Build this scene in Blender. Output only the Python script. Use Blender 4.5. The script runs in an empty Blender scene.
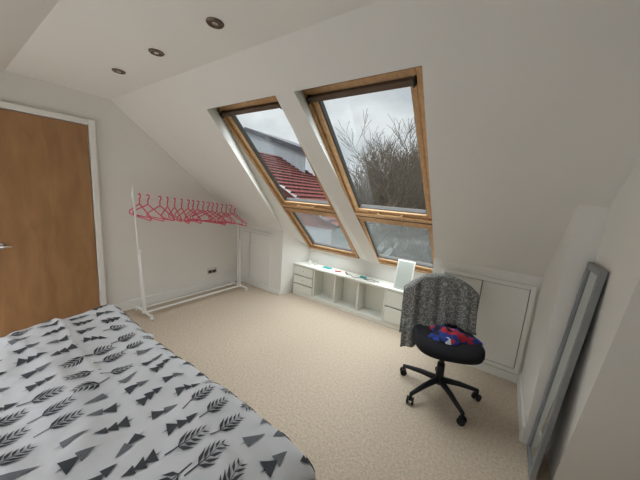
import bpy, bmesh, math, random
from mathutils import Vector, Matrix, noise
random.seed(7)
scene=bpy.context.scene
try:
    scene.view_settings.view_transform='Standard'
except Exception: pass
pi=math.pi
# ------------------------------------------------------------------ materials
def mat(name,col,rough=0.6,metal=0.0,var=0.0,scale=8.0,bump=0.0,bscale=40.0,spec=0.3):
    m=bpy.data.materials.new(name);m.use_nodes=True
    nt=m.node_tree;b=nt.nodes['Principled BSDF']
    b.inputs['Roughness'].default_value=rough;b.inputs['Metallic'].default_value=metal
    b.inputs['Specular IOR Level'].default_value=spec
    b.inputs['Base Color'].default_value=(*col,1)
    tc=nt.nodes.new('ShaderNodeTexCoord')
    if var>0:
        n=nt.nodes.new('ShaderNodeTexNoise');n.inputs['Scale'].default_value=scale;n.inputs['Detail'].default_value=5
        nt.links.new(tc.outputs['Object'],n.inputs['Vector'])
        r=nt.nodes.new('ShaderNodeValToRGB')
        r.color_ramp.elements[0].position=0.3;r.color_ramp.elements[1].position=0.7
        r.color_ramp.elements[0].color=(*[c*(1-var) for c in col],1)
        r.color_ramp.elements[1].color=(*[min(1,c*(1+var)) for c in col],1)
        nt.links.new(n.outputs['Fac'],r.inputs['Fac']);nt.links.new(r.outputs['Color'],b.inputs['Base Color'])
    if bump>0:
        n2=nt.nodes.new('ShaderNodeTexNoise');n2.inputs['Scale'].default_value=bscale;n2.inputs['Detail'].default_value=4
        nt.links.new(tc.outputs['Object'],n2.inputs['Vector'])
        bp=nt.nodes.new('ShaderNodeBump');bp.inputs['Strength'].default_value=bump;bp.inputs['Distance'].default_value=0.01
        nt.links.new(n2.outputs['Fac'],bp.inputs['Height']);nt.links.new(bp.outputs['Normal'],b.inputs['Normal'])
    return m
def woodmat(name,c1,c2,axis='Z',scale=3.0,rough=0.45,st=14):
    m=bpy.data.materials.new(name);m.use_nodes=True
    nt=m.node_tree;b=nt.nodes['Principled BSDF'];b.inputs['Roughness'].default_value=rough
    tc=nt.nodes.new('ShaderNodeTexCoord');mp=nt.nodes.new('ShaderNodeMapping')
    sc={'Z':(st,st,1),'X':(1,st,st),'Y':(st,1,st)}[axis]
    mp.inputs['Scale'].default_value=sc
    n=nt.nodes.new('ShaderNodeTexNoise');n.inputs['Scale'].default_value=scale;n.inputs['Detail'].default_value=6;n.inputs['Distortion'].default_value=0.6
    r=nt.nodes.new('ShaderNodeValToRGB');r.color_ramp.elements[0].position=.3;r.color_ramp.elements[1].position=.7
    r.color_ramp.elements[0].color=(*c1,1);r.color_ramp.elements[1].color=(*c2,1)
    nt.links.new(tc.outputs['Object'],mp.inputs['Vector']);nt.links.new(mp.outputs['Vector'],n.inputs['Vector'])
    nt.links.new(n.outputs['Fac'],r.inputs['Fac']);nt.links.new(r.outputs['Color'],b.inputs['Base Color'])
    return m
M_wall=mat('wall_paint',(0.80,0.78,0.735),0.85,var=0.015,scale=3,bump=0.08,bscale=60)
M_ceil=mat('ceiling_paint',(0.78,0.76,0.72),0.9,var=0.01,scale=3)
M_trim=mat('white_gloss_paint',(0.82,0.81,0.77),0.4,var=0.01)
M_unit=mat('white_unit_paint',(0.80,0.80,0.73),0.45,var=0.01)
M_carpet=mat('beige_carpet',(0.60,0.50,0.39),0.97,var=0.15,scale=60,bump=0.9,bscale=120,spec=0.05)
M_pine=woodmat('pine_lacquer',(0.44,0.24,0.105),(0.58,0.35,0.17),'Y',2.5,0.35)
M_door=woodmat('door_veneer',(0.30,0.155,0.065),(0.41,0.225,0.100),'Z',2.6,0.4,st=4)
M_dark=mat('dark_gasket',(0.03,0.028,0.025),0.5,var=0.1)
M_blind=mat('blind_cassette',(0.12,0.075,0.05),0.6,var=0.1)
M_black=mat('black_plastic',(0.012,0.012,0.014),0.45,var=0.1)
M_blkfab=mat('black_seat_fabric',(0.010,0.010,0.012),0.9,var=0.2,bump=0.3,bscale=300)
M_chrome=mat('chrome',(0.7,0.7,0.72),0.2,1.0,var=0.02)
M_bronze=mat('bronze_ring',(0.16,0.11,0.08),0.35,0.8,var=0.1)
M_rack=mat('white_rack_enamel',(0.82,0.82,0.80),0.35,var=0.01)
M_pink=mat('pink_hanger_plastic',(0.74,0.13,0.20),0.4,var=0.05)
M_duvet=mat('duvet_cotton',(0.70,0.71,0.74),0.9,var=0.02,scale=6,bump=0.35,bscale=14)
M_print=mat('duvet_print_dark',(0.065,0.070,0.080),0.9,var=0.1)
M_print2=mat('duvet_print_grey',(0.17,0.18,0.20),0.9,var=0.1)
M_mattr=mat('mattress_ticking',(0.6,0.6,0.6),0.9,var=0.03)
M_bedwood=woodmat('bed_frame_wood',(0.25,0.13,0.06),(0.33,0.19,0.09),'X')
M_mframe=mat('mirror_frame_grey',(0.24,0.25,0.255),0.4,var=0.08)
M_mirror=mat('mirror_glass',(0.66,0.72,0.72),0.04,1.0,var=0.005)
# ------------------------------------------------------------------ helpers
def link(o):
    scene.collection.objects.link(o);return o
def mesh(name,verts,faces,mats,parent=None,smooth=False,fm=None):
    me=bpy.data.meshes.new(name);me.from_pydata([tuple(v) for v in verts],[],faces);me.update()
    o=link(bpy.data.objects.new(name,me))
    for m in (mats if isinstance(mats,list) else [mats]): me.materials.append(m)
    if fm:
        for i,p in enumerate(me.polygons): p.material_index=fm[i]
    if smooth:
        for p in me.polygons: p.use_smooth=True
    if parent: o.parent=parent
    return o
def empty(name,loc=(0,0,0)):
    o=link(bpy.data.objects.new(name,None));o.location=loc;return o
BF=[(0,1,3,2),(4,6,7,5),(0,4,5,1),(2,3,7,6),(0,2,6,4),(1,5,7,3)]
def box(name,a,b,m,parent=None,bevel=0.0):
    vs=[(x,y,z) for x in (a[0],b[0]) for y in (a[1],b[1]) for z in (a[2],b[2])]
    o=mesh(name,vs,BF,m,parent)
    fixn(o)
    if bevel>0:
        md=o.modifiers.new('bev','BEVEL');md.width=bevel;md.segments=2
    return o
def fixn(o):
    bm=bmesh.new();bm.from_mesh(o.data);bmesh.ops.recalc_face_normals(bm,faces=bm.faces);bm.to_mesh(o.data);bm.free()
def multibox(name,boxes,mats,parent=None,bevel=0.0,tf=None):
    vs=[];fs=[];fm=[]
    for bx in boxes:
        a,b=bx[0],bx[1];mi=bx[2] if len(bx)>2 else 0
        n=len(vs)
        vs+=[(x,y,z) for x in (a[0],b[0]) for y in (a[1],b[1]) for z in (a[2],b[2])]
        fs+=[tuple(i+n for i in f) for f in BF];fm+=[mi]*6
    if tf: vs=[tf(v) for v in vs]
    o=mesh(name,vs,fs,mats,parent,fm=fm);fixn(o)
    if bevel>0:
        md=o.modifiers.new('bev','BEVEL');md.width=bevel;md.segments=2
    return o
def tube(name,paths,r,m,parent=None,cyc=False,res=4):
    cu=bpy.data.curves.new(name,'CURVE');cu.dimensions='3D';cu.bevel_depth=r;cu.bevel_resolution=res;cu.use_fill_caps=True
    for p in paths:
        s=cu.splines.new('POLY');s.points.add(len(p)-1)
        for i,q in enumerate(p): s.points[i].co=(q[0],q[1],q[2],1); s.points[i].radius=q[3] if len(q)>3 else 1
        s.use_cyclic_u=cyc
    o=link(bpy.data.objects.new(name,cu));cu.materials.append(m)
    if parent:o.parent=parent
    return o
def cyl(name,p,q,r1,r2,m,parent=None,seg=24,smooth=True):
    p=Vector(p);q=Vector(q);d=q-p
    bm=bmesh.new();bmesh.ops.create_cone(bm,cap_ends=True,segments=seg,radius1=r1,radius2=r2,depth=d.length)
    rot=Vector((0,0,1)).rotation_difference(d.normalized()).to_matrix().to_4x4()
    bmesh.ops.transform(bm,matrix=Matrix.Translation((p+q)/2)@rot,verts=bm.verts)
    me=bpy.data.meshes.new(name);bm.to_mesh(me);bm.free();me.materials.append(m)
    if smooth:
        for f in me.polygons: f.use_smooth=len(f.vertices)==4
    o=link(bpy.data.objects.new(name,me))
    if parent:o.parent=parent
    return o
# ------------------------------------------------------------------ room
XL=-3.418;YW=2.73;ZC=2.255;YF=1.10;YO=0.41;XE=1.60;YB=-1.6
ks=1.305/1.63
def S(x,y): return (x,y,ZC-(y-YF)*ks)
ZK=S(0,YW)[2]
T=(1.573,2.199);Bm=(3.157,0.687)
box('floor',(XL-.1,YB,-.12),(XE,3.4,0),M_carpet)
yo=-0.7;zo=ZC-(YO-yo)*ks
mesh('wall_left',[(XL,YB,0),(XL,YW,0),(XL,YW,ZK),(XL,YF,ZC),(XL,YO,ZC),(XL,yo,zo),(XL,YB,zo)],[(0,1,2,3,4,5,6)],M_wall)
mesh('ceiling',[(XL,YO,ZC),(XE,YO,ZC),(XE,YF,ZC),(XL,YF,ZC)],[(0,1,2,3)],M_ceil)
mesh('ceiling_slope_rear',[(XL,yo,zo),(XE,yo,zo),(XE,YO,ZC),(XL,YO,ZC)],[(0,1,2,3)],M_ceil)
yt=1.32
A=(-2.10,yt);K=(-2.50,YW);PL=-1.34;PR=-1.18;OR=-0.515;ORt=-.42
W1=(-2.34,-1.51);W2=(-1.329,-0.495)
RX=W2[1]
yp=3.05
v=[S(XL,YF),S(XE,YF),S(XE,yt),S(XL,yt), S(*A),S(*K),S(XL,YW), S(PL,yt),S(PR,yt),S(PR,yp),S(PL,yp), S(ORt,yt),S(XE,YW),S(OR,YW)]
f=[(0,1,2,11,8,7,4,3),(3,4,5,6),(7,8,9,10),(11,2,12,13)]
mesh('ceiling_slope_window',v,f,M_ceil)
def Wp(x,e): return (x,e[0],e[1])
rv=[];rf=[]
def addq(*q):
    n=len(rv);rv.extend(q);rf.append(tuple(range(n,n+len(q))))
addq(S(*A),S(PL,yt),Wp(W1[1],T),Wp(W1[0],T))
addq(S(PR,yt),S(ORt,yt),Wp(W2[1],T),Wp(W2[0],T))
addq(S(*A),S(*K),Wp(W1[0],Bm),Wp(W1[0],T))
addq(S(PL,yt),S(PL,yp),Wp(W1[1],Bm),Wp(W1[1],T))
addq(S(PR,yt),S(PR,yp),Wp(W2[0],Bm),Wp(W2[0],T))
addq(S(ORt,yt),S(OR,YW),Wp(W2[1],Bm),Wp(W2[1],T))
addq(S(PL,yp),S(PR,yp),(W2[0],Bm[0],Bm[1]),(W1[1],Bm[0],Bm[1]))
mesh('trim_reveals',rv,rf,M_trim)
mesh('wall_recess',[(-2.50,YW,0),(-2.44,3.16,0),(-2.34,3.157,.687),S(*K),(RX,3.157,.687),(RX,3.16,0),(OR,YW,0),S(OR,YW)],
     [(0,1,2,3),(1,5,4,2),(5,6,7,4)],M_wall)
mesh('wall_knee_left',[(XL,YW,0),(K[0],YW,0),(K[0],YW,ZK),(XL,YW,ZK)],[(0,1,2,3)],M_wall)
mesh('wall_knee_right',[(OR,YW,0),(.6,YW,0),(.6,YW,ZK),(OR,YW,ZK)],[(0,1,2,3)],M_wall)
YBf=2.02;XA=.305;XC=.425
mesh('wall_right',[(XA,YW,0),(XA,YBf,0),S(XA,YBf),S(XA,YW), (XC,YBf,0),S(XC,YBf),
     (XC,1.80,0),(XC,1.43,1.29),(XC,1.25,1.9),S(XC,1.4),(XC,1.25,2.1)],
     [(0,1,2,3),(1,4,5,2),(4,6,7,8,10,9,5)],M_wall)
mesh('wall_hall',[(XC,1.80,0),(XC,1.43,1.29),(XC,1.25,1.9),(XC,1.25,2.2),(1.5,1.9,2.2),(1.5,1.9,0),(XE,-1.6,0),(XE,-1.6,2.2)],[(0,1,2,3,4,5),(5,6,7,4)],M_wall)
mesh('rear_light_block',[(XE,YB,0),(-.4,YB,0),(-.4,YB,1.4),(XE,YB,1.4),(XE,yo,zo),(-.4,yo,zo)],[(0,1,2,3),(3,2,5,4)],M_wall)  # unseen wall and roof patch, added to shade the room's right side
box('baseboard_left',(XL,.97,0),(XL+.018,YW,.11),M_trim,bevel=.004)
box('baseboard_knee_left',(XL,YW-.018,0),(K[0],YW,.07),M_trim,bevel=.004)
box('baseboard_knee_right',(OR,YW-.018,0),(XA,YW,.08),M_trim,bevel=.004)
box('baseboard_right',(XA-.018,YBf,0),(XA,YW,.11),M_trim,bevel=.004)
# ------------------------------------------------------------------ door
D=empty('door_1')
dy0,dy1,dz=.16,.895,1.955
box('door_leaf',(XL+.002,dy0,.01),(XL+.03,dy1,dz),M_door,D)
multibox('architrave',[((XL,dy1+.008,0),(XL+.04,dy1+.06,dz+.06)),((XL,dy0-.06,0),(XL+.04,dy0-.008,dz+.06)),((XL,dy0-.008,dz+.008),(XL+.04,dy1+.008,dz+.06))],M_trim,D,bevel=.006)
cyl('handle_rose',(XL+.03,dy0+.11,.86),(XL+.042,dy0+.11,.86),.026,.026,M_chrome,D)
tube('handle_lever',[[(XL+.04,dy0+.11,.86),(XL+.075,dy0+.11,.86),(XL+.08,dy0+.13,.86),(XL+.08,dy0+.17,.858)]],.009,M_chrome,D)
tube('door_hinges',[[(XL+.034,dy1+.004,1.65),(XL+.034,dy1+.004,1.75)],[(XL+.034,dy1+.004,.2),(XL+.034,dy1+.004,.3)]],.006,M_chrome,D)
# ------------------------------------------------------------------ cupboards in knee wall
M_gap=mat('shadow_gap_paint',(.22,.21,.20),.8,var=.02)
def cupboard(name,x0,x1,z0,z1,mid):
    c=empty(name)
    y=YW
    fr=.035
    multibox('frame',[((x0,y-.028,z0),(x0+fr,y-.002,z1)),((x1-fr,y-.028,z0),(x1,y-.002,z1)),((x0+fr,y-.028,z1-fr),(x1-fr,y-.002,z1)),((x0+fr,y-.028,z0),(x1-fr,y-.002,z0+fr))],M_trim,c,bevel=.004)
    box('door_leaf_a',(x0+fr+.006,y-.020,z0+fr+.006),(mid-.004,y-.002,z1-fr-.006),M_trim,c,bevel=.002)
    box('door_leaf_b',(mid+.004,y-.020,z0+fr+.006),(x1-fr-.006,y-.002,z1-fr-.006),M_trim,c,bevel=.002)
    box('door_gap',(x0+fr,y-.006,z0+fr),(x1-fr,y-.0015,z1-fr),M_gap,c)
    cyl('knob',(mid+.04,y-.04,z1-.2),(mid+.04,y-.020,z1-.2),.009,.007,M_trim,c)
    return c
cupboard('eaves_cupboard',-3.38,-2.70,.07,.87,-3.16)
cupboard('eaves_cupboard.001',-.43,.285,.09,.87,-.09)
# ------------------------------------------------------------------ windows
L=math.hypot(T[0]-Bm[0],T[1]-Bm[1])
dv=Vector((0,(Bm[0]-T[0])/L,(Bm[1]-T[1])/L));nv=Vector((0,-dv.z,dv.y))
org=Vector((0,T[0],T[1]))
def wt(p): # (x, t, n)
    q=org+dv*p[1]+nv*p[2];return (p[0],q.y,q.z)
def glassmat(name,haze):
    gm=bpy.data.materials.new(name);gm.use_nodes=True
    g=gm.node_tree;g.nodes.clear()
    out=g.nodes.new('ShaderNodeOutputMaterial');mx=g.nodes.new('ShaderNodeMixShader');tr=g.nodes.new('ShaderNodeBsdfTransparent');gl=g.nodes.new('ShaderNodeBsdfGlossy')
    gl.inputs['Roughness'].default_value=.03;mx.inputs[0].default_value=.04;tr.inputs[0].default_value=(.95,.97,.97,1)
    g.links.new(tr.outputs[0],mx.inputs[1]);g.links.new(gl.outputs[0],mx.inputs[2])
    if haze>0:
        tl=g.nodes.new('ShaderNodeBsdfTranslucent');tl.inputs[0].default_value=(.17,.18,.17,1)
        n=g.nodes.new('ShaderNodeTexNoise');n.inputs['Scale'].default_value=5;n.inputs['Detail'].default_value=2
        tc=g.nodes.new('ShaderNodeTexCoord');g.links.new(tc.outputs['Object'],n.inputs['Vector'])
        mr_=g.nodes.new('ShaderNodeMapRange');mr_.inputs['To Min'].default_value=haze*.7;mr_.inputs['To Max'].default_value=haze*1.3
        g.links.new(n.outputs['Fac'],mr_.inputs['Value'])
        m2=g.nodes.new('ShaderNodeMixShader');g.links.new(mr_.outputs[0],m2.inputs[0]);g.links.new(mx.outputs[0],m2.inputs[1]);g.links.new(tl.outputs[0],m2.inputs[2]);g.links.new(m2.outputs[0],out.inputs[0])
    else: g.links.new(mx.outputs[0],out.inputs[0])
    return gm
glass=glassmat('window_glass',0);glassb=glassmat('window_glass_misted',.13)
def window(name,x0,x1):
    w=empty(name)
    for tag,t0,t1 in(('upper',0,1.30),('lower',1.315,L)):
        a=.035
        multibox(tag+'_frame',[((x0,t0,-.02),(x0+a,t1,.10)),((x1-a,t0,-.02),(x1,t1,.10)),((x0+a,t0,-.02),(x1-a,t0+a,.10)),((x0+a,t1-a,-.02),(x1-a,t1,.10))],M_pine,w,bevel=.004,tf=wt)
        b0=x0+a+.006;b1=x1-a-.006;s0=t0+a+.006;s1=t1-a-.006;c=.040
        multibox(tag+'_sash',[((b0,s0,0.0),(b0+c,s1,.06)),((b1-c,s0,0.0),(b1,s1,.06)),((b0+c,s0,0.0),(b1-c,s0+c+.01,.06)),((b0+c,s1-c,0.0),(b1-c,s1,.06))],M_pine,w,bevel=.006,tf=wt)
        e=.007
        multibox(tag+'_gasket',[((b0+c,s0+c,.02),(b0+c+e,s1-c,.065)),((b1-c-e,s0+c,.02),(b1-c,s1-c,.065)),((b0+c,s0+c+.01,.02),(b1-c,s0+c+.01+e,.065)),((b0+c,s1-c-e,.02),(b1-c,s1-c,.065))],M_dark,w,tf=wt)
        multibox(tag+'_glass',[((b0+c,s0+c,.035),(b1-c,s1-c,.039))],glass if tag=='upper' else glassb,w,tf=wt)
        multibox(tag+'_seal',[((x0+a,t0+a,.04),(x0+a+.008,t1-a,.09)),((x1-a-.008,t0+a,.04),(x1-a,t1-a,.09))],M_dark,w,tf=wt)
    multibox('blind_cassette',[((x0+.05,.048,-.045),(x1-.05,.085,.0))],M_blind,w,bevel=.006,tf=wt)
    multibox('blind_end_caps',[((x0+.04,.045,-.05),(x0+.05,.09,.0)),((x1-.05,.045,-.05),(x1-.04,.09,.0))],M_dark,w,tf=wt)
    multibox('transom_cover',[((x0,1.30,-.015),(x1,1.315,.1))],M_dark,w,tf=wt)
    tube('sash_handle',[[wt((x0+.3,1.24,-.002)),wt((x0+.3,1.24,-.03)),wt((x1-.3,1.24,-.03)),wt((x1-.3,1.24,-.002))]],.005,M_pine,w)
    return w
window('window_1',*W1);window('window_2',*W2)
# ------------------------------------------------------------------ low storage unit
U_=empty('window_storage_unit')
ux0,ux1,uy0,uy1,uz=-2.43,-.56,2.92,3.15,.47
bx=[((ux0,uy0-.012,uz-.025),(ux1,uy1,uz)),((ux0,uy0,0),(ux1,uy1,.055)),((ux0,uy1-.01,.055),(ux1,uy1,uz-.025))]
divs=[ux0,-2.06,-1.72,-1.38,-1.03,ux1]
for d in divs: bx.append(((max(ux0,d-.01),uy0,.055),(min(ux1,d+.01),uy1-.01,uz-.025)))
multibox('carcass',bx,M_unit,U_,bevel=.002)
def drawer(n,x0,x1,z0,z1):
    box(n,(x0+.008,uy0-.012,z0+.008),(x1-.008,uy0+.02,z1-.008),M_unit,U_,bevel=.003)
    cyl(n+'_knob',((x0+x1)/2,uy0-.03,(z0+z1)/2),((x0+x1)/2,uy0-.012,(z0+z1)/2),.012,.008,M_trim,U_)
for i,(a,b) in enumerate(((.055,.18),(.18,.31),(.31,.445))):
    drawer('drawer_l%d'%i,ux0+.01,-2.07,a,b)
for i,(a,b) in enumerate(((.055,.25),(.25,.445))):
    drawer('drawer_r%d'%i,-1.02,ux1-.01,a,b)
tm=empty('tabletop_mirror')
M_tm=mat('tabletop_mirror_white',(.50,.54,.50),.35,var=.02)
def ttf(v):
    x,y,z=v;return (-.86+x,2.965+y+z*.22,.471+z)
multibox('panel',[((-.10,0,0),(.10,.012,.33))],M_trim,tm,bevel=.004,tf=ttf)
multibox('face',[((-.085,-.002,.015),(.085,0.0,.315))],M_tm,tm,tf=ttf)
multibox('foot',[((-.08,.0,0),(.08,.07,.01))],M_tm,tm,tf=lambda v:(v[0]-.86,v[1]+2.965,v[2]+.4705))
M_cyan=mat('cyan_plastic',(.02,.40,.38),.4,var=.05);M_red=mat('red_plastic',(.5,.03,.04),.4,var=.05)
def wob(cx,cy,z,r,n,amp):
    return [(cx+(r+amp*math.sin(3*a*2*pi/n*1.3))*math.cos(a*2*pi/n)*1.5,cy+(r)*math.sin(a*2*pi/n)*.7,z) for a in range(n)]
M_cable=mat('grey_cable',(.25,.27,.28),.5,var=.05)
tube('charging_cable',[wob(-1.25,3.0,.4745,.05,40,.02),[(-1.6+.02*i,2.98+.03*math.sin(i*.7),.4745) for i in range(14)]],.0035,M_cable)
box('pencil_case',(-1.42,3.02,.47),(-1.33,3.05,.49),M_cyan,bevel=.008)
box('notebook',(-2.0,3.02,.47),(-1.88,3.09,.48),M_cyan,bevel=.002)
tube('lipstick_tubes',[[(-1.78,3.0,.477),(-1.70,3.03,.477)],[(-1.65,3.06,.477),(-1.60,3.02,.477)]],.007,M_red)
tube('cream_bottles',[[(-2.22,3.03,.47),(-2.22,3.03,.52)],[(-2.15,3.06,.47),(-2.15,3.06,.50)]],.018,M_trim)
# ------------------------------------------------------------------ spotlights
for i,x in enumerate((-1.3,-1.9,-2.48)):
    s=empty('ceiling_spotlight' if i==0 else 'ceiling_spotlight.%03d'%i)
    bm=bmesh.new()
    prof=[(.042,0),(.042,-.004),(.038,-.008),(.030,-.006),(.027,.0),(.026,.012)]
    n=32;vs=[]
    for r,z in prof: vs.append([bm.verts.new((x+r*math.cos(2*pi*k/n),.86+r*math.sin(2*pi*k/n),ZC+z-.0005)) for k in range(n)])
    for a,b in zip(vs,vs[1:]):
        for k in range(n): bm.faces.new((a[k],a[(k+1)%n],b[(k+1)%n],b[k]))
    me=bpy.data.meshes.new('ring');bm.to_mesh(me);bm.free();me.materials.append(M_bronze)
    o=link(bpy.data.objects.new('ring',me));o.parent=s
    cyl('lamp_face',(x,.86,ZC-.005),(x,.86,ZC-.001),.027,.027,M_bronze,s)
    cyl('lamp_bulb',(x,.86,ZC-.008),(x,.86,ZC-.005),.012,.016,M_chrome,s)
# ------------------------------------------------------------------ socket
so=empty('wall_socket')
box('plate',(XL,2.16,.215),(XL+.009,2.31,.305),M_chrome,so,bevel=.002)
box('insert_a',(XL+.009,2.175,.23),(XL+.011,2.23,.27),M_dark,so);box('insert_b',(XL+.009,2.24,.23),(XL+.011,2.295,.27),M_dark,so)
# ------------------------------------------------------------------ clothes rack
rk=empty('clothes_rack')
rx=-3.15;ya,yb_=1.22,2.50;zaa,zbb=1.33,1.20;yat=1.165
paths=[[(rx,ya,.05),(rx,yat,1.41)],[(rx,yb_,.05),(rx,yb_-.03,1.25)],[(rx,yat-.015,zaa),(rx,yb_+.0,zbb)],
 [(rx-.18,ya,.05),(rx+.20,ya,.05)],[(rx-.18,yb_,.05),(rx+.20,yb_,.05)],
 [(rx-.07,ya,.06),(rx-.07,yb_,.06)],[(rx+.07,ya,.06),(rx+.07,yb_,.06)],
 [(rx+.045,ya,.05),(rx+.04,ya-.03,.75)],[(rx+.045,yb_,.05),(rx+.04,yb_-.02,.75)]]
tube('frame_tubes',paths,.011,M_rack,rk)
tube('connectors',[[(rx,yat+.003,zaa-.03),(rx,yat,zaa+.03)],[(rx,yb_-.03,zbb-.03),(rx,yb_-.03,zbb+.03)],[(rx+.0,ya-.03,.73),(rx+.04,ya-.03,.75)],[(rx,ya,.03),(rx,ya,.10)],[(rx,yb_,.03),(rx,yb_,.10)]],.018,M_rack,rk)
cas=[]
for yy in(ya,yb_):
    for xx in(rx-.17,rx+.19): cas.append([(xx,yy-.01,.02),(xx,yy+.01,.02)])
tube('castors',cas,.02,M_rack,rk)
hp=[];hk=[]
ys=[1.22,1.30,1.42,1.50,1.58,1.66,1.74,1.80,1.86,1.93,2.00,2.06,2.13,2.20,2.27,2.34,2.41]
for y in ys:
    zr=zaa+(zbb-zaa)*(y-yat)/(yb_-yat)+.012
    an=random.uniform(-.45,.45)+.30
    tl=random.uniform(-.14,.14)
    c,s_=math.cos(an),math.sin(an)
    def P(u,w): 
        w2=w+u*tl;return (rx+u*c,y+u*s_,zr+w2)
    hp.append([P(-.19,-.225),P(-.185,-.20),P(-.02,-.105),P(0,-.095),P(.02,-.105),P(.185,-.20),P(.19,-.225),P(.175,-.235),P(-.175,-.235),P(-.19,-.225)])
    hk.append([P(0,-.095),P(0,-.045),P(.018,-.018),P(.018,0),P(.008,.010),P(-.006,.008),P(-.014,-.004)])
hg=tube('pink_clothes_hangers',hp+hk,.0065,M_pink)
# ------------------------------------------------------------------ bed
bed=empty('bed')
bx0,bx1,by0,by1=-2.27,-.42,-.95,.71
box('base',(bx0+.06,by0+.05,.12),(bx1-.06,by1-.06,.32),M_bedwood,bed,bevel=.01)
box('mattress',(bx0+.04,by0+.05,.32),(bx1-.05,by1-.05,.50),M_mattr,bed,bevel=.03)
multibox('legs',[((x-.03,y-.03,0),(x+.03,y+.03,.12)) for x in(bx0+.12,bx1-.12) for y in(by0+.12,by1-.12)],M_bedwood,bed)
R_=.085
def ax(a,lo,hi):
    lo2,hi2=lo+R_,hi-R_
    if a>hi2: s=a-hi2;sg=1;e=hi2
    elif a<lo2: s=lo2-a;sg=-1;e=lo2
    else: return a,0.0,0.0
    th=s/R_
    if th<pi/2: return e+sg*R_*math.sin(th),-R_*(1-math.cos(th)),0
    return e+sg*(R_+ .08*(s-R_*pi/2)),-R_-(s-R_*pi/2),sg
def ridge(t): return math.exp(-t*t)
def dP(a,b,off=0.0):
    x,dz1,s1=ax(a,bx0,bx1);y,dz2,s2=ax(b,by0,by1)
    h=.045*noise.noise(Vector((a*1.6,b*1.6,3)))+.024*noise.noise(Vector((a*4.2,b*5.5,7)))+.011*noise.noise(Vector((a*10,b*12,1)))
    h+=.012*math.sin(a*3.1+b*5.0)*math.sin(b*2.3)
    for k,(b0_,sl,am) in enumerate(((.42,.10,.020),(.12,-.05,.018),(.58,-.12,.011),(-.15,.08,.014),(.28,.16,.012))):
        h+=am*ridge((b-b0_-sl*(a+1.3)-.03*math.sin(a*5+k))/.022)*(.5+.5*math.sin(a*2.2+k*1.7))
    z=.568+dz1+dz2+h*(1 if dz1==0 and dz2==0 else max(.15,1+(dz1+dz2)/R_*.85))
    if s1: x+=s1*.02*(math.sin(b*14)+math.sin(b*23+1))
    if s2: y+=s2*.02*(math.sin(a*13)+math.sin(a*21+2))
    return Vector((x,y,max(z,.16)))
def dN(a,b):
    e=.004
    return ((dP(a+e,b)-dP(a-e,b)).cross(dP(a,b+e)-dP(a,b-e))).normalized()
NA,NB=190,180;ext=.33
vs=[];fs=[];fmi=[]
for i in range(NA+1):
    for j in range(NB+1):
        vs.append(dP(bx0-ext+(bx1-bx0+2*ext)*i/NA,by0-ext+(by1-by0+2*ext)*j/NB))
for i in range(NA):
    for j in range(NB):
        n=i*(NB+1)+j;fs.append((n,n+NB+1,n+NB+2,n+1));fmi.append(0)
def tri(p,q,r,mi,lv=2):
    if lv>0:
        pq=((p[0]+q[0])/2,(p[1]+q[1])/2);qr=((q[0]+r[0])/2,(q[1]+r[1])/2);rp=((r[0]+p[0])/2,(r[1]+p[1])/2)
        for t in((p,pq,rp),(pq,q,qr),(rp,qr,r),(pq,qr,rp)): tri(*t,mi,lv-1)
        return
    n=len(vs)
    for w in(p,q,r): vs.append(dP(*w)+dN(*w)*.0035)
    cr=(q[0]-p[0])*(r[1]-p[1])-(q[1]-p[1])*(r[0]-p[0])
    fs.append((n,n+1,n+2) if cr>0 else (n,n+2,n+1));fmi.append(mi)
def motif(kind,cx,cy,ang,s):
    c,sn=math.cos(ang),math.sin(ang)
    def g(u,w): return (cx+s*(u*c-w*sn),cy+s*(u*sn+w*c))
    if kind==0: # three stacked triangles
        tri(g(1.0,0),g(.40,.30),g(.40,-.30),1);tri(g(.5,0),g(-.10,.40),g(-.10,-.40),1);tri(g(.0,0),g(-.62,.48),g(-.62,-.48),1)
        tri(g(-.62,.04),g(-.62,-.04),g(-.9,.0),1,1)
    elif kind==1: # leafy sprig
        tri(g(-1.05,.04),g(-1.05,-.04),g(1.05,0),1,2)
        for k in range(5):
            u=-.5+k*.27;l=.62-.075*k
            for sg in(1,-1):
                tri(g(u,0),g(u+l*.42,sg*l*.24),g(u+l*.95,sg*l*.85),1,1);tri(g(u,0),g(u+l*.95,sg*l*.85),g(u+l*.26,sg*l*.50),1,1)
    elif kind==2:
        tri(g(.85,0),g(-.45,.42),g(-.45,-.42),2);tri(g(-.45,.03),g(-.45,-.03),g(-.8,0),1,1)
    else:
        tri(g(.9,0),g(.1,.34),g(.1,-.34),2);tri(g(.25,0),g(-.6,.46),g(-.6,-.46),1)
        tri(g(-.6,.04),g(-.6,-.04),g(-.9,.0),1,1)
row=0;bb=by1+.12
pat=[0,1,2,3,1,3,0,1]
while bb>by0:
    aa=bx0-.15+(row%2)*.06;col=0
    while aa<bx1+.22:
        k=pat[(col*3+row*5)%8]
        an=pi/2+random.uniform(-.35,.35)
        if (row%3)==1: an+=pi
        motif(k,aa+random.uniform(-.012,.012),bb+random.uniform(-.010,.010),an,(.064 if k!=1 else .072)*random.uniform(.9,1.05))
        aa+=.112;col+=1
    bb-=.128;row+=1
mesh('duvet',vs,fs,[M_duvet,M_print,M_print2],bed,smooth=True,fm=fmi)
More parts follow.
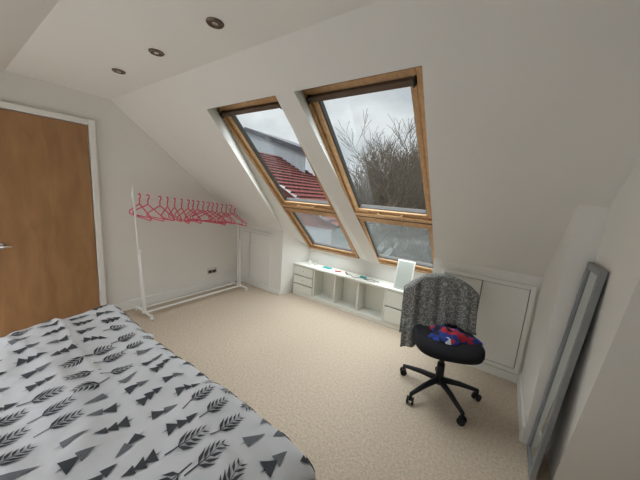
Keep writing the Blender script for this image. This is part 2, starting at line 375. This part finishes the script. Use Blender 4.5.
# ------------------------------------------------------------------ swivel chair
ch=empty('swivel_office_chair')
cx,cy=-.24,2.13
arms=[];cst=[];hoods=[]
for k in range(5):
    a=math.radians(170+72*k)
    ex,ey=cx+.29*math.cos(a),cy+.29*math.sin(a)
    arms.append([(cx,cy,.125,1.25),(cx+.15*math.cos(a),cy+.15*math.sin(a),.11,1.0),(ex,ey,.08,.7)])
    px,py=-math.sin(a+.6),math.cos(a+.6)
    for sd in(-1,1): cst.append([(ex+px*(.018*sd-.007),ey+py*(.018*sd-.007),.027),(ex+px*(.018*sd+.007),ey+py*(.018*sd+.007),.027)])
    hoods.append([(ex,ey,.03),(ex,ey,.085)])
tube('base_arms',arms,.02,M_black,ch);tube('castor_wheels',cst,.027,M_black,ch);tube('castor_stems',hoods,.011,M_black,ch)
cyl('gas_column_outer',(cx,cy,.09),(cx,cy,.26),.030,.028,M_black,ch);cyl('gas_column_inner',(cx,cy,.26),(cx,cy,.40),.018,.018,M_black,ch)
fwd=Vector((.42,-.91,0)).normalized();sd=Vector((-fwd.y,fwd.x,0))
seatc=Vector((cx,cy,0))+fwd*.03
def loc(u,w,z):
    q=seatc+sd*u+fwd*w;return (q.x,q.y,z)
multibox('mechanism',[((-.09,-.12,.385),(.09,.10,.42))],M_black,ch,bevel=.01,tf=lambda v:loc(*v))
tube('height_lever',[[loc(.05,0,.40),loc(.22,.02,.39),loc(.26,.02,.385)]],.006,M_black,ch)
def seat_mesh():
    bm=bmesh.new();n=48;rings=[]
    for r,z in((0.0,.415),(.8,.415),(.97,.425),(1.0,.448),(.985,.475),(.9,.490),(.6,.487),(0.0,.478)):
        ring=[]
        for k in range(n):
            a=2*pi*k/n
            ca,sa=math.cos(a),math.sin(a)
            rr=(abs(ca)**3.0+abs(sa)**3.0)**(-1/3.0)
            u=.235*rr*ca*r;w=.225*rr*sa*r
            zz=z+ (.012*(u/.235)**2 if z>.47 else 0) - (.02 if w>.16 and z>.44 else 0)*(w-.16)/.065
            ring.append(bm.verts.new(loc(u,w,zz)))
        rings.append(ring)
    for a,b in zip(rings,rings[1:]):
        for k in range(n): bm.faces.new((a[k],a[(k+1)%n],b[(k+1)%n],b[k]))
    bmesh.ops.remove_doubles(bm,verts=bm.verts,dist=1e-4);bmesh.ops.recalc_face_normals(bm,faces=bm.faces)
    me=bpy.data.meshes.new('seat');bm.to_mesh(me);bm.free();me.materials.append(M_blkfab)
    for p in me.polygons:p.use_smooth=True
    o=link(bpy.data.objects.new('seat',me));o.parent=ch
seat_mesh()
def shell(name,m,u0,u1,z0f,z1f,wf,thick,nu,nz,parent):
    vs=[];fs=[]
    for i in range(nu+1):
        u=u0+(u1-u0)*i/nu
        for j in range(nz+1):
            z0=z0f(u);z1=z1f(u);z=z0+(z1-z0)*j/nz
            vs.append(loc(u,wf(u,z),z))
    for i in range(nu):
        for j in range(nz):
            n=i*(nz+1)+j;fs.append((n,n+1,n+nz+2,n+nz+1))
    o=mesh(name,vs,fs,m,parent,smooth=True)
    md=o.modifiers.new('s','SOLIDIFY');md.thickness=thick;md.offset=0
    return o
def backw(u,z): return -.215+.55*u*u-(z-.5)*.20
shell('back_rest',M_blkfab,-.20,.20,lambda u:.53+.1*abs(u/.2)**4,lambda u:.845-.10*abs(u/.2)**3,backw,.035,16,12,ch)
tube('back_bar',[[loc(0,-.05,.40),loc(0,-.22,.40),loc(0,-.27,.45),loc(0,-.265,.62)]],.014,M_black,ch)
M_cloth=bpy.data.materials.new('patterned_shawl');M_cloth.use_nodes=True
nt=M_cloth.node_tree;b=nt.nodes['Principled BSDF'];b.inputs['Roughness'].default_value=.95
tc=nt.nodes.new('ShaderNodeTexCoord')
vo=nt.nodes.new('ShaderNodeTexVoronoi');vo.inputs['Scale'].default_value=20
ml=nt.nodes.new('ShaderNodeMath');ml.operation='MULTIPLY';ml.inputs[1].default_value=17
sn=nt.nodes.new('ShaderNodeMath');sn.operation='SINE'
rp=nt.nodes.new('ShaderNodeValToRGB');rp.color_ramp.elements[0].position=.1;rp.color_ramp.elements[1].position=.95
rp.color_ramp.elements[0].color=(.155,.155,.145,1);rp.color_ramp.elements[1].color=(.33,.33,.31,1)
nt.links.new(tc.outputs['Object'],vo.inputs['Vector']);nt.links.new(vo.outputs['Distance'],ml.inputs[0]);nt.links.new(ml.outputs[0],sn.inputs[0])
nt.links.new(sn.outputs[0],rp.inputs['Fac']);nt.links.new(rp.outputs['Color'],b.inputs['Base Color'])
vs=[];fs=[];NU,NV=54,60
UL,UR=-.31,.25
def cloth(u,t):
    un=(u+.02)/.27
    top=.895-.11*abs(un)**2.4
    fold=.012*math.sin(u*45)+.008*math.sin(u*80+1)
    fb=.50-(.20 if u<-.10 else 0)*min(1,(-u-.10)/.10) +.02*math.sin(u*20)
    rb=.40-.06*max(0,-u)/.3+.03*math.sin(u*17)
    uu=u
    if t<.48:
        z=fb+(top-.02-fb)*(t/.48);w=backw(min(abs(u),.24),z)+.03+fold*(1-(t/.48)*.6)
        if fb<.5 and z<.5: w+=.02
    elif t<.56:
        a=(t-.48)/.08*pi;z=top-.02+.02*math.sin(a);w=backw(min(abs(u),.24),top)+.0+.032*math.cos(a)
    else:
        q=(t-.56)/.44;z=top-.02+(rb-top+.02)*q;w=backw(min(abs(u),.24),z)-.035-fold*q-.03*q
    return loc(u,w,z)
for i in range(NU+1):
    u=UL+(UR-UL)*i/NU
    for j in range(NV+1): vs.append(cloth(u,j/NV))
for i in range(NU):
    for j in range(NV):
        n=i*(NV+1)+j;fs.append((n,n+1,n+NV+2,n+NV+1))
o=mesh('draped_shawl',vs,fs,M_cloth,ch,smooth=True)
md=o.modifiers.new('s','SOLIDIFY');md.thickness=.006
M_pile=bpy.data.materials.new('colourful_clothes');M_pile.use_nodes=True
nt=M_pile.node_tree;b=nt.nodes['Principled BSDF'];b.inputs['Roughness'].default_value=.9
tc=nt.nodes.new('ShaderNodeTexCoord');vo=nt.nodes.new('ShaderNodeTexVoronoi');vo.inputs['Scale'].default_value=20
sp=nt.nodes.new('ShaderNodeSeparateColor');rp=nt.nodes.new('ShaderNodeValToRGB');rp.color_ramp.interpolation='CONSTANT'
cr=rp.color_ramp;cr.elements[0].color=(.01,.03,.18,1);cr.elements[1].position=.28;cr.elements[1].color=(.40,.012,.02,1)
for p_,c_ in((.40,(.015,.05,.30,1)),(.54,(.50,.52,.58,1)),(.62,(.008,.008,.02,1)),(.90,(.35,.015,.03,1))):
    e=cr.elements.new(p_);e.color=c_
nt.links.new(tc.outputs['Object'],vo.inputs['Vector']);nt.links.new(vo.outputs['Color'],sp.inputs[0]);nt.links.new(sp.outputs[0],rp.inputs['Fac']);nt.links.new(rp.outputs['Color'],b.inputs['Base Color'])
vs=[];fs=[];n1,n2=40,14
for j in range(n2+1):
    r=j/n2
    for k in range(n1):
        a=2*pi*k/n1
        rad=(.135+.03*math.sin(3*a+1)+.02*math.sin(5*a))*r
        u=.03+rad*math.cos(a)*1.2;w=-.02+rad*math.sin(a)*.9
        z=.491+.055*(1-r**2.5)+.03*noise.noise(Vector((u*16,w*16,2)))*(1-r**4)+.014*noise.noise(Vector((u*40,w*40,5)))*(1-r**4)
        vs.append(loc(u,w,z))
for j in range(n2):
    for k in range(n1):
        fs.append((j*n1+k,(j+1)*n1+k,(j+1)*n1+(k+1)%n1,j*n1+(k+1)%n1))
mesh('clothes_pile',vs,fs,M_pile,smooth=True)
# ------------------------------------------------------------------ leaning mirror
mr=empty('leaning_mirror')
my0,my1,mh=1.74,2.0,1.22
def mt(v):
    th=math.asin(.07/mh);return (.335+v[2]*math.sin(th)+v[0]*math.cos(th),v[1],v[2]*math.cos(th)+.004)
fw=.035
multibox('frame',[((-.012,my0,0),(.012,my0+fw,mh)),((-.012,my1-fw,0),(.012,my1,mh)),((-.012,my0+fw,mh-fw),(.012,my1-fw,mh)),((-.012,my0+fw,0),(.012,my1-fw,fw))],M_mframe,mr,bevel=.003,tf=mt)
multibox('backing',[((.0,my0+fw-.002,fw-.002),(.010,my1-fw+.002,mh-fw+.002))],M_mframe,mr,tf=mt)
multibox('mirror_pane',[((-.004,my0+fw-.001,fw-.001),(-.001,my1-fw+.001,mh-fw+.001))],M_mirror,mr,tf=mt)
# ------------------------------------------------------------------ exterior
M_grass=mat('ground_grass',(.09,.11,.065),.95,var=.3,scale=.4)
mesh('ground',[(-80,3.6,-5.2),(60,3.6,-5.2),(60,120,-5.2),(-80,120,-5.2)],[(0,1,2,3)],M_grass)
M_tile=mat('red_roof_tiles',(.075,.014,.012),.85,var=.25,scale=5,spec=.1)
M_tile2=mat('roof_tile_edges',(.018,.006,.006),.9,var=.2)
M_render=mat('pale_render',(.17,.18,.19),.8,var=.05,scale=1);M_slate=mat('dark_slate',(.02,.02,.025),.7,var=.2,scale=3)
nh=empty('neighbour_house')
P0=Vector((-7.8,0,2.85));P1=Vector((-3.4,0,0.72));ya0,ya1=5.6,8.6
dr=(P1-P0);ln=dr.length;dr/=ln;nr=Vector((-dr.z,0,dr.x))
vs=[];fs=[];fm_=[]
nc=20
for i in range(nc):
    a=P0+dr*(ln*i/nc);b=P0+dr*(ln*(i+1)/nc)+nr*.045
    n=len(vs)
    for q,y in((a,ya0),(b,ya0),(b,ya1),(a,ya1)): vs.append((q.x,y,q.z))
    c=P0+dr*(ln*(i+1)/nc)-nr*.02
    vs+= [(c.x,ya0,c.z),(c.x,ya1,c.z)]
    fs+=[(n,n+1,n+2,n+3),(n+1,n+4,n+5,n+2)];fm_+=[0,1]
for j in range(1,14):
    y=ya0+(ya1-ya0)*j/14;n=len(vs)
    for q,dy in((P0,-.010),(P1,-.010),(P1,.010),(P0,.010)):
        q2=q+nr*.05;vs.append((q2.x,y+dy,q2.z))
    fs.append((n,n+1,n+2,n+3));fm_.append(1)
mesh('tiled_roof',vs,fs,[M_tile,M_tile2],nh,fm=fm_)
multibox('walls',[((-12,5.9,-5.2),(-3.7,8.5,.6))],M_render,nh)
mesh('gable',[(-12.2,5.85,.6),(-3.5,5.85,.6),(-7.8,5.85,2.75)],[(0,1,2)],M_tile,nh)
mesh('dormer',[(-9.8,8,2.0),(-6.4,8,1.6),(-6.4,8,2.95),(-9.8,8,4.0)],[(0,1,2,3)],M_render,nh)
mesh('dormer_roof',[(-9.8,7.9,3.92),(-6.2,7.9,2.84),(-6.2,7.9,3.02),(-9.8,7.9,4.1),(-9.8,11,4.1),(-6.2,11,3.02)],[(0,1,2,3),(3,2,5,4)],M_slate,nh)
far=empty('distant_houses')
for i,(x,y,w,h) in enumerate(((-9,30,7,-1.2),(-1.5,26,6,-.6),(-20,32,9,-.8),(6,28,7,-1.0),(-4.6,17,3.0,-1.8))):
    multibox('house_walls_%d'%i,[((x-w/2,y,-5.2),(x+w/2,y+6,h-1.0))],M_render,far)
    mesh('house_roof_%d'%i,[(x-w/2-.3,y-.3,h-1.1),(x+w/2+.3,y-.3,h-1.1),(x+w/2,y+3,h+.6),(x-w/2,y+3,h+.6)],[(0,1,2,3)],M_slate,far)
fence=empty('garden_fence')
multibox('fence_panels',[((-14+i*.62,11.0,-5.2),(-13.42+i*.62,11.04,-3.4)) for i in range(26)],M_render,fence)
M_bark=mat('bare_bark',(.055,.042,.030),.9,var=.2)
def tree(name,x,y,z0,H,seed,depth=6):
    rnd=random.Random(seed);P=[]
    def br_(p,d,l,r,k):
        pts=[(*p,r)];q=p.copy();dd=d.copy()
        for s in range(4):
            dd=(dd+Vector((rnd.uniform(-.16,.16),rnd.uniform(-.16,.16),rnd.uniform(-.06,.12)))).normalized()
            q=q+dd*l/4;pts.append((*q,max(.07,r*(1-.14*(s+1)))))
            if k<depth and s>=1:
                for _ in range(2 if k>0 else 4):
                    a=rnd.uniform(0,2*pi);sp=rnd.uniform(.45,1.0)
                    side=Vector((math.cos(a),math.sin(a),rnd.uniform(-.1,.5)))
                    nd=(dd+side*sp).normalized()
                    if rnd.random()<(.62 if k>1 else 1): br_(q.copy(),nd,l*rnd.uniform(.58,.78),r*.5,k+1)
        P.append(pts)
    br_(Vector((x,y,z0)),Vector((0,0,1)),H*.42,1.0,0)
    return tube(name,P,.13,M_bark,res=0)
tree('bare_tree',-6.2,15,-4.2,8.7,3,4)
tree('bare_tree.001',-4.4,16.5,-5.2,10.2,11,5)
tree('bare_tree.002',-8.4,18,-5.2,9.8,5,4)
tree('bare_tree.003',-3.2,18,-5.2,9.4,8,4)
tree('bare_tree.004',-6.0,20,-5.2,11.2,21,4)
tree('bare_tree.005',-5.4,14,-5.2,8.0,31,4)
# ------------------------------------------------------------------ world: overcast sky, brightest overhead and behind the house
w=bpy.data.worlds.new('overcast');scene.world=w;w.use_nodes=True
nt=w.node_tree;bg=nt.nodes['Background']
tc=nt.nodes.new('ShaderNodeTexCoord');n=nt.nodes.new('ShaderNodeTexNoise');n.inputs['Scale'].default_value=4.5;n.inputs['Detail'].default_value=6
mp=nt.nodes.new('ShaderNodeMapping');mp.inputs['Scale'].default_value=(1,1,2.2)
rp=nt.nodes.new('ShaderNodeValToRGB');rp.color_ramp.elements[0].position=.35;rp.color_ramp.elements[1].position=.62
rp.color_ramp.elements[0].color=(.58,.62,.66,1);rp.color_ramp.elements[1].color=(.88,.90,.92,1)
nt.links.new(tc.outputs['Generated'],mp.inputs['Vector']);nt.links.new(mp.outputs['Vector'],n.inputs['Vector']);nt.links.new(n.outputs['Fac'],rp.inputs['Fac']);nt.links.new(rp.outputs['Color'],bg.inputs['Color'])
sx=nt.nodes.new('ShaderNodeSeparateXYZ');nt.links.new(tc.outputs['Generated'],sx.inputs[0])
m1=nt.nodes.new('ShaderNodeMapRange');m1.interpolation_type='SMOOTHSTEP';m1.inputs['From Min'].default_value=.48;m1.inputs['From Max'].default_value=.85;m1.inputs['To Min'].default_value=1.0;m1.inputs['To Max'].default_value=12.0
nt.links.new(sx.outputs['Z'],m1.inputs['Value'])
m2=nt.nodes.new('ShaderNodeMapRange');m2.interpolation_type='SMOOTHSTEP';m2.inputs['From Min'].default_value=0;m2.inputs['From Max'].default_value=-.7;m2.inputs['To Min'].default_value=0;m2.inputs['To Max'].default_value=1.2
nt.links.new(sx.outputs['Y'],m2.inputs['Value'])
ad=nt.nodes.new('ShaderNodeMath');ad.operation='ADD';nt.links.new(m1.outputs[0],ad.inputs[0]);nt.links.new(m2.outputs[0],ad.inputs[1]);nt.links.new(ad.outputs[0],bg.inputs['Strength'])
# ------------------------------------------------------------------ camera
yaw=math.radians(34.48);pt=math.radians(9.616);ro=math.radians(4.24)
Fv=Vector((-math.sin(yaw)*math.cos(pt),math.cos(yaw)*math.cos(pt),-math.sin(pt)))
R0=Vector((math.cos(yaw),math.sin(yaw),0));U0=R0.cross(Fv)
Rv=math.cos(ro)*R0+math.sin(ro)*U0;Uv=-math.sin(ro)*R0+math.cos(ro)*U0
cam=bpy.data.cameras.new('camera');co=link(bpy.data.objects.new('camera',cam))
cam.sensor_width=36;cam.lens=267.2/640*36;cam.clip_start=.02;cam.clip_end=500
mw=Matrix((( Rv.x,Uv.x,-Fv.x,0),(Rv.y,Uv.y,-Fv.y,0),(Rv.z,Uv.z,-Fv.z,1.4728),(0,0,0,1)))
co.matrix_world=mw
scene.camera=co
